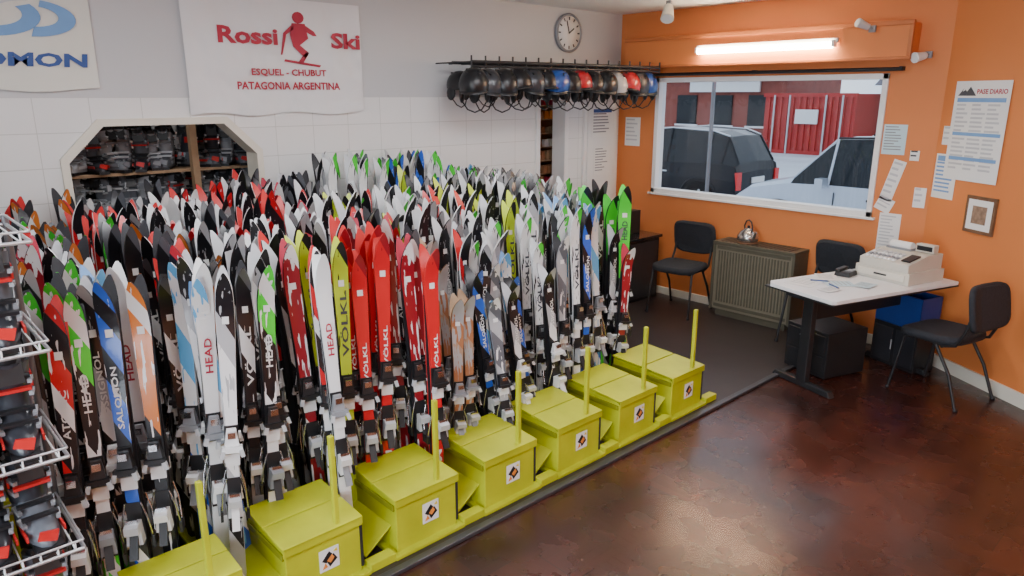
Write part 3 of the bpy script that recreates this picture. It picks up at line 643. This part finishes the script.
for i,(u,v,r,w,h) in enumerate(((.15,.25,.3,.21,.29),(.3,.42,-.5,.15,.21),(.12,.5,.9,.15,.2),(.4,.22,.1,.10,.16),(.42,.55,.3,.12,.16))):
    b=MB(); b.box((0,0,.001+.0015*i),(w,h,.0012),('paper','paper_b','paper','paper','paper_b')[i]); 
    for j in range(5): b.box((-.01,h*.35-j*h*.15,.0022+.0015*i),(w*.7,.006,.0005),'grey_pl')
    b.obj('sheet',dk(u,v),ang+r,parent=e)
for (u,v,r) in ((.2,.33,.8),(.36,.30,-.3)):
    b=MB(); b.tube([(-.06,0,.014),(.06,0,.014)],.005,'ink_b',8); b.tube([(.06,0,.014),(.072,0,.014)],.004,'black',8,.001); b.obj('pen',dk(u,v),ang+r)
e=empty('desk_phone',dk(.13,.69)); e.rotation_euler=(0,0,ang+.3); b=MB(); b.box((0,0,.02),(.12,.15,.035),'black',top=(.9,.85)); b.box((-.035,0,.045),(.035,.15,.025),'black'); b.box((.025,.02,.040),(.05,.08,.006),'grey_pl'); b.obj('body',parent=e,bevel=.006)
e=empty('cash_register',dk(.34,1.01)); e.rotation_euler=(0,0,ang+.05)
b=MB()
b.box((0,0,.045),(.44,.42,.09),'beige_pl'); b.prism([(-.20,.09),(-.20,.15),(.02,.20),(.20,.20),(.20,.09)],lambda u,v,w:(w,u,v),-.20,.20,'beige_pl')
b.box((0,-.216,.05),(.38,.012,.05),'cream'); b.box((0,-.225,.05),(.10,.012,.012),'black')
for i in range(7):
    for j in range(4): b.box((-.16+.036*i,-.165+.038*j,.163+.0085*j),(.024,.026,.014),('white_pl','grey_pl','white_pl','lgrey')[j],rot=(.22,0,0))
b.box((.145,-.10,.182),(.07,.13,.01),'black',rot=(.22,0,0))
b.tube([(-.15,.10,.225),(.02,.10,.225)],.035,'paper',14); b.box((-.065,.10,.20),(.2,.1,.03),'grey_pl'); b.box((.12,.12,.235),(.14,.06,.06),'beige_pl'); b.box((.12,.088,.235),(.12,.004,.035),'black')
b.obj('body',parent=e,bevel=.006)
b=MB(); b.box((0,0,.18),(.40,.42,.36),'black'); b.box((0,-.213,.26),(.36,.012,.15),'black'); b.box((0,-.213,.10),(.36,.012,.13),'black'); b.box((0,-.222,.29),(.12,.01,.012),'grey_pl'); b.obj('drawer_pedestal',(2.88,5.46,.012),ang,bevel=.006)
b=MB(); b.box((0,0,.17),(.40,.22,.34),'black'); b.box((-.10,-.113,.17),(.17,.008,.28),'base_blk'); b.box((.10,-.113,.17),(.17,.008,.28),'base_blk'); b.tube([(-.01,-.125,.14),(-.01,-.125,.22)],.005,'alu'); b.obj('low_cabinet',(3.26,6.02,0),-.35,bevel=.006)
b=MB(); 
for a,c in (((-.20,-.11,0),(.20,-.10,.26)),((-.20,.10,0),(.20,.11,.26)),((-.20,-.11,0),(-.19,.11,.26)),((.19,-.11,0),(.20,.11,.26)),((-.20,-.11,0),(.20,.11,.01)),((-.21,-.12,.24),(.21,-.11,.26))): b.b2(a,c,'blue_pl')
b.obj('storage_crate',(3.26,6.02,.342),-.35,bevel=.003)
e=empty('gas_heater',(1.87,6.19,0)); b=MB()
b.box((0,.0,.40),(.78,.24,.64),'heater'); b.box((0,0,.735),(.82,.28,.03),'heater_d'); b.box((0,0,.045),(.72,.2,.066),'heater_d')
for s in (-1,1): b.box((s*.40,-.005,.40),(.025,.26,.66),'heater_d')
for i in range(24): b.box((-.345+.03*i,-.124,.41),(.012,.012,.50),'heater_d')
b.box((0,-.122,.69),(.74,.01,.03),'heater_d'); b.box((0,-.122,.12),(.74,.012,.03),'heater_d')
for i in range(16): b.box((-.34+.045*i,0,.752),(.02,.2,.004),'black')
b.obj('body',parent=e,bevel=.004)
b=MB(); b.lathe([(.001,0),(.10,0),(.10,.012),(.001,.012)],(0,0,0),'wood',20)
b.lathe([(.001,.014),(.085,.014),(.10,.03),(.098,.07),(.07,.11),(.045,.122),(.045,.128),(.02,.14),(.001,.142)],(0,0,0),'kettle',24)
b.lathe([(.001,.14),(.012,.14),(.015,.158),(.001,.166)],(0,0,0),'black',12)
b.tube([(.085,0,.05),(.12,0,.07),(.135,0,.105),(.155,0,.12)],.017,'kettle',10,.009)
b.tube([(-.07,0,.10),(-.085,0,.15),(-.05,0,.20),(0,0,.215),(.05,0,.20),(.075,0,.15),(.065,0,.10)],.007,'black',8)
b.obj('kettle',(1.75,6.17,.755),-.6)
b=MB(); b.box((0,0,.33),(.45,.5,.64),'black'); b.box((.228,0,.33),(.01,.44,.58),'base_blk'); b.box((0,0,.665),(.5,.55,.03),'blackgloss'); b.box((-.02,0,.80),(.10,.34,.24),'black'); b.obj('side_cabinet',(.5,5.95,.012),0,bevel=.006)
def spot(loc,d,name='spotlight',r=.045,l=.13,k='cream'):
    e=empty(name,loc); b=MB(); d=Vector(d).normalized(); b.tube([(0,0,0),tuple(d*.04)],.012,'grey_pl'); b.tube([tuple(d*.04),tuple(d*(.04+l*.5)),tuple(d*(.04+l))],r*.7,k,14,r); b.tube([tuple(d*(.038+l)),tuple(d*(.045+l))],r*.85,'lamp_clear',14)
    b.box((0,0,.0),(.05,.02,.05),'grey_pl'); b.obj('body',parent=e)
spot((1.05,5.7,CEIL-.03),(.3,-.5,-.7),r=.06,l=.14)
spot((2.68,6.12,2.60),(-.4,-.6,.25),'security_camera',r=.035,l=.10,k='lgrey')
spot((3.05,6.31,2.40),(-.35,-.8,-.15),'security_camera',r=.04,l=.10,k='white_pl')
# ------------------------------------------------------------ storeroom contents
e=empty('storeroom_boot_shelving'); b=MB()
for z in (.62,.92,1.24,1.56,2.06): b.b2((-.93,.25,z-.02),(-.57,2.95,z),'wood_l')
for y in (.3,1.12,1.98,2.9): b.b2((-.56,y-.025,0),(-.50,y+.025,2.5),'wood_l')
b.obj('shelving',parent=e)
for z in (.92,1.24,1.56):
    for xo,sp_ in ((-.70,.10),(-.86,.13)):
        y=.36
        while y<2.88:
            if min(abs(y-q_) for q_ in (1.12,1.98))>.05:
                o=bpy.data.objects.new('ski_boot',R.choice((B4,B5,B5,B2,B4,B1))); COL.objects.link(o); o.parent=e; o.location=(xo+R.uniform(-.03,.03),y,z+(.0 if xo>-.8 else .04)); o.rotation_euler=(0,0,R.uniform(-.8,.8)); o.scale=(1,1,R.uniform(.82,.95))
            y+=sp_+R.uniform(-.01,.03)
b=MB(); b.box((0,0,0),(.6,.6,.02),'panel_dim'); b.obj('storeroom_fill_light',(-.45,1.6,2.48))  # unseen glowing panel, added to light the storeroom dimly
# ------------------------------------------------------------ outside
GZ=-.4
b=MB(); b.b2((-45,BY+.3,GZ-.1),(25,50,GZ),'snow'); b.obj('ground_outside')
b=MB(); b.tube([(-.50,9.0,GZ),(-.50,9.0,2.9)],.028,'skin_metal',10); b.lathe([(.001,0),(.07,0),(.07,.03),(.03,.05),(.001,.05)],(-.50,9.0,GZ),'skin_metal',14); b.obj('street_sign_post')
def car(name,paint,xf,yc,L,st,wheels,wr=.36,z=GZ,tail=False):
    e=empty(name,(xf,yc,z)); b=MB()
    def half(s,zb,zr,w,wr_,sg): return [(s,sg*w*.90,.28),(s,sg*w,.45),(s,sg*w*1.0,zb*.72),(s,sg*w*.96,zb),(s,sg*wr_,zr),(s,0,zr+.025)]
    for sg in (1,-1):
        rs=[half(s,zb,zr,w,wr_,sg) for s,zb,zr,w,wr_,c in st]
        for i in range(len(rs)-1):
            ca,cb=st[i][5],st[i+1][5]
            for j in range(5):
                k=paint
                if j==3 and (ca or cb): k='carglass'
                if j==4 and (ca!=cb): k='carglass'
                b.add([rs[i][j],rs[i][j+1],rs[i+1][j+1],rs[i+1][j]],[(0,1,2,3)],k,True)
        for r in (rs[0],rs[-1]):
            b.add(r+[(r[0][0],0,.28)],[tuple(range(7))],paint)
        for i,(s,zb,zr,w,wr_,c) in enumerate(st):
            if c: b.tube([(s,sg*(w*.965),zb),(s,sg*(wr_+.005),zr)],.022,paint,6)
        for a_,b_ in zip(st[:-1],st[1:]):
            if a_[5]!=b_[5]: b.tube([(a_[0],sg*a_[4],a_[2]),(b_[0],sg*b_[4],b_[2])],.025,paint,6)
            if a_[5] and b_[5]: b.tube([(a_[0],sg*a_[4],a_[2]+.02),(b_[0],sg*b_[4],b_[2]+.02)],.02,'black' if not tail else 'alu',6)
        w=st[3][3]
        for s in wheels:
            b.lathe([(.001,-.1),(wr,-.1),(wr*1.02,0),(wr,.1),(wr*.62,.11),(wr*.6,.09),(.001,.10)] if sg>0 else [(.001,-.10),(wr*.6,-.09),(wr*.62,-.11),(wr,-.1),(wr*1.02,0),(wr,.1),(.001,.1)],(s,sg*(w-.05),wr),'tyre',28,'y')
            for q in range(5):
                a=q*2*math.pi/5; b.box((s+math.cos(a)*wr*.3,sg*(w+.055),wr+math.sin(a)*wr*.3),(wr*.58,.02,.05),'alu',rot=(0,-a,0))
            b.tube([(s+ (wr+.07)*math.cos(t),sg*(w+.005),wr+(wr+.07)*math.sin(t)) for t in [math.pi*i/12 for i in range(13)]],.035,paint if tail else 'black',6)
        b.box((st[3][0]+.55,sg*(w+.10),st[3][1]+.06),(.12,.2,.14),paint)
        s0=st[0]; b.box((s0[0]+.05,sg*s0[3]*.78,s0[1]*.80),(.16,.36,.16),'lamp_clear'); s1=st[-1]; b.box((s1[0]-.02,sg*s1[3]*.90,s1[1]*.88),(.10,.16,.36),'lamp_red')
        b.box((L*.5,sg*(w+.01),.42),(L*.42,.05,.06),'black')
        for hx in (.44,.62):
            b.box((L*hx,sg*(w*.99),st[3][1]*.86),(.16,.04,.03),'black' if not tail else 'alu')
        for dx_ in (.33,.52,.70): b.box((L*dx_,sg*(w*1.0),st[3][1]*.62),(.012,.012,st[3][1]*.62),'black')
    b.box((st[0][0]-.01,0,.60),(.06,1.0,.2),'black'); b.box((st[0][0]-.03,0,.38),(.12,1.7,.2),'black'); b.box((st[-1][0]+.03,0,.42),(.12,1.7,.22),'black')
    b.box((st[-1][0]+.01,0,.78),(.03,.5,.12),'paper')
    b.obj('body',parent=e)
car('pickup_truck','car_silver',5.14-6.45,12.0,5.2,[(0,.85,.88,.80,.6,0),(.25,1.0,1.05,.88,.7,0),(.85,1.12,1.18,.92,.75,0),(1.0,1.14,1.22,.92,.76,0),(1.6,1.16,1.84,.92,.66,1),(3.1,1.16,1.90,.92,.68,1),(3.7,1.14,1.84,.92,.66,1),(3.85,1.12,1.14,.92,.8,0),(5.2,1.1,1.12,.90,.8,0)],(.85,4.1),.39)
car('suv','car_black',5.14-12.3,14.2,4.6,[(0,.8,.83,.78,.6,0),(.2,.92,.98,.86,.7,0),(1.1,1.02,1.1,.91,.74,0),(1.3,1.05,1.14,.91,.75,0),(1.9,1.08,1.72,.92,.64,1),(2.9,1.1,1.80,.92,.68,1),(3.9,1.12,1.76,.92,.67,1),(4.25,1.13,1.66,.91,.62,1),(4.55,1.08,1.14,.88,.7,0),(4.6,.9,.95,.86,.7,0)],(.85,3.75),.37,tail=True)
b=MB(); x0,x1=-11.6,-7.6
b.b2((x0,31,GZ),(x1,33.4,2.15),'container')
for i in range(14): b.box((x0+.2+i*(x1-x0-.4)/13,30.97,.87),(.12,.08,2.3),'container')
for z in (GZ+.08,2.1): b.b2((x0-.05,30.9,z-.08),(x1+.05,31.05,z+.08),'container')
for x in (x0+.5,x0+1.2,x1-1.2,x1-.5): b.b2((x-.03,30.85,GZ),(x+.03,30.9,2.1),'lgrey')
b.b2((x0+1.5,30.86,.9),(x0+2.5,30.93,1.5),'paper')
b.obj('shipping_container')
b=MB(); b.b2((-24,34,GZ),(-12.2,40,3.1),'brick'); b.b2((-24.2,33.6,2.9),(-12,34.4,3.3),'roofgrey')
for i in range(5): b.b2((-22.5+2.1*i,33.9,.6),(-21.3+2.1*i,34.02,2.1),'carglass'); b.b2((-22.6+2.1*i,33.88,.5),(-21.2+2.1*i,33.98,.6),'white_pl')
b.b2((-17.5,33.8,2.25),(-13.5,33.95,2.8),'paper'); b.obj('brick_house',bevel=.01)
b=MB(); b.b2((-7.2,33,GZ),(6,39,2.6),'facade'); b.prism([(-7.6,2.5),(6.4,2.5),(4.5,5.0),(-5.6,5.0)],lambda u,v,w:(u,w,v),32.6,39.4,'roofgrey')
for i in range(5): b.b2((-6.3+2.3*i,32.9,.5),(-5.0+2.3*i,33.02,1.9),'carglass'); b.b2((-6.4+2.3*i,32.88,.4),(-4.9+2.3*i,32.98,.5),'white_pl')
b.obj('house',bevel=.01)
# ------------------------------------------------------------ world and added daylight fill
w=bpy.data.worlds.new('overcast_sky'); bpy.context.scene.world=w; w.use_nodes=True; nt=w.node_tree
bg=nt.nodes['Background']; tc=nt.nodes.new('ShaderNodeTexCoord'); n=nt.nodes.new('ShaderNodeTexNoise'); n.inputs['Scale'].default_value=2.5; n.inputs['Detail'].default_value=5
cr=nt.nodes.new('ShaderNodeValToRGB'); cr.color_ramp.elements[0].color=(.55,.68,.88,1); cr.color_ramp.elements[1].color=(.85,.90,1,1); cr.color_ramp.elements[0].position=.35; cr.color_ramp.elements[1].position=.65
nt.links.new(tc.outputs['Generated'],n.inputs['Vector']); nt.links.new(n.outputs['Fac'],cr.inputs['Fac']); nt.links.new(cr.outputs['Color'],bg.inputs['Color']); bg.inputs['Strength'].default_value=1.7
la=bpy.data.lights.new('shopfront_fill','AREA'); la.shape='RECTANGLE'; la.size=3.2; la.size_y=2.2; la.energy=220; la.color=(.9,.95,1)  # area lamp added outside the unseen opening as cool fill
lo=bpy.data.objects.new('shopfront_fill',la); COL.objects.link(lo); lo.location=(4.7,YR-.3,1.5); lo.rotation_euler=(math.radians(90),0,0)
print('OBJS',len(bpy.data.objects))
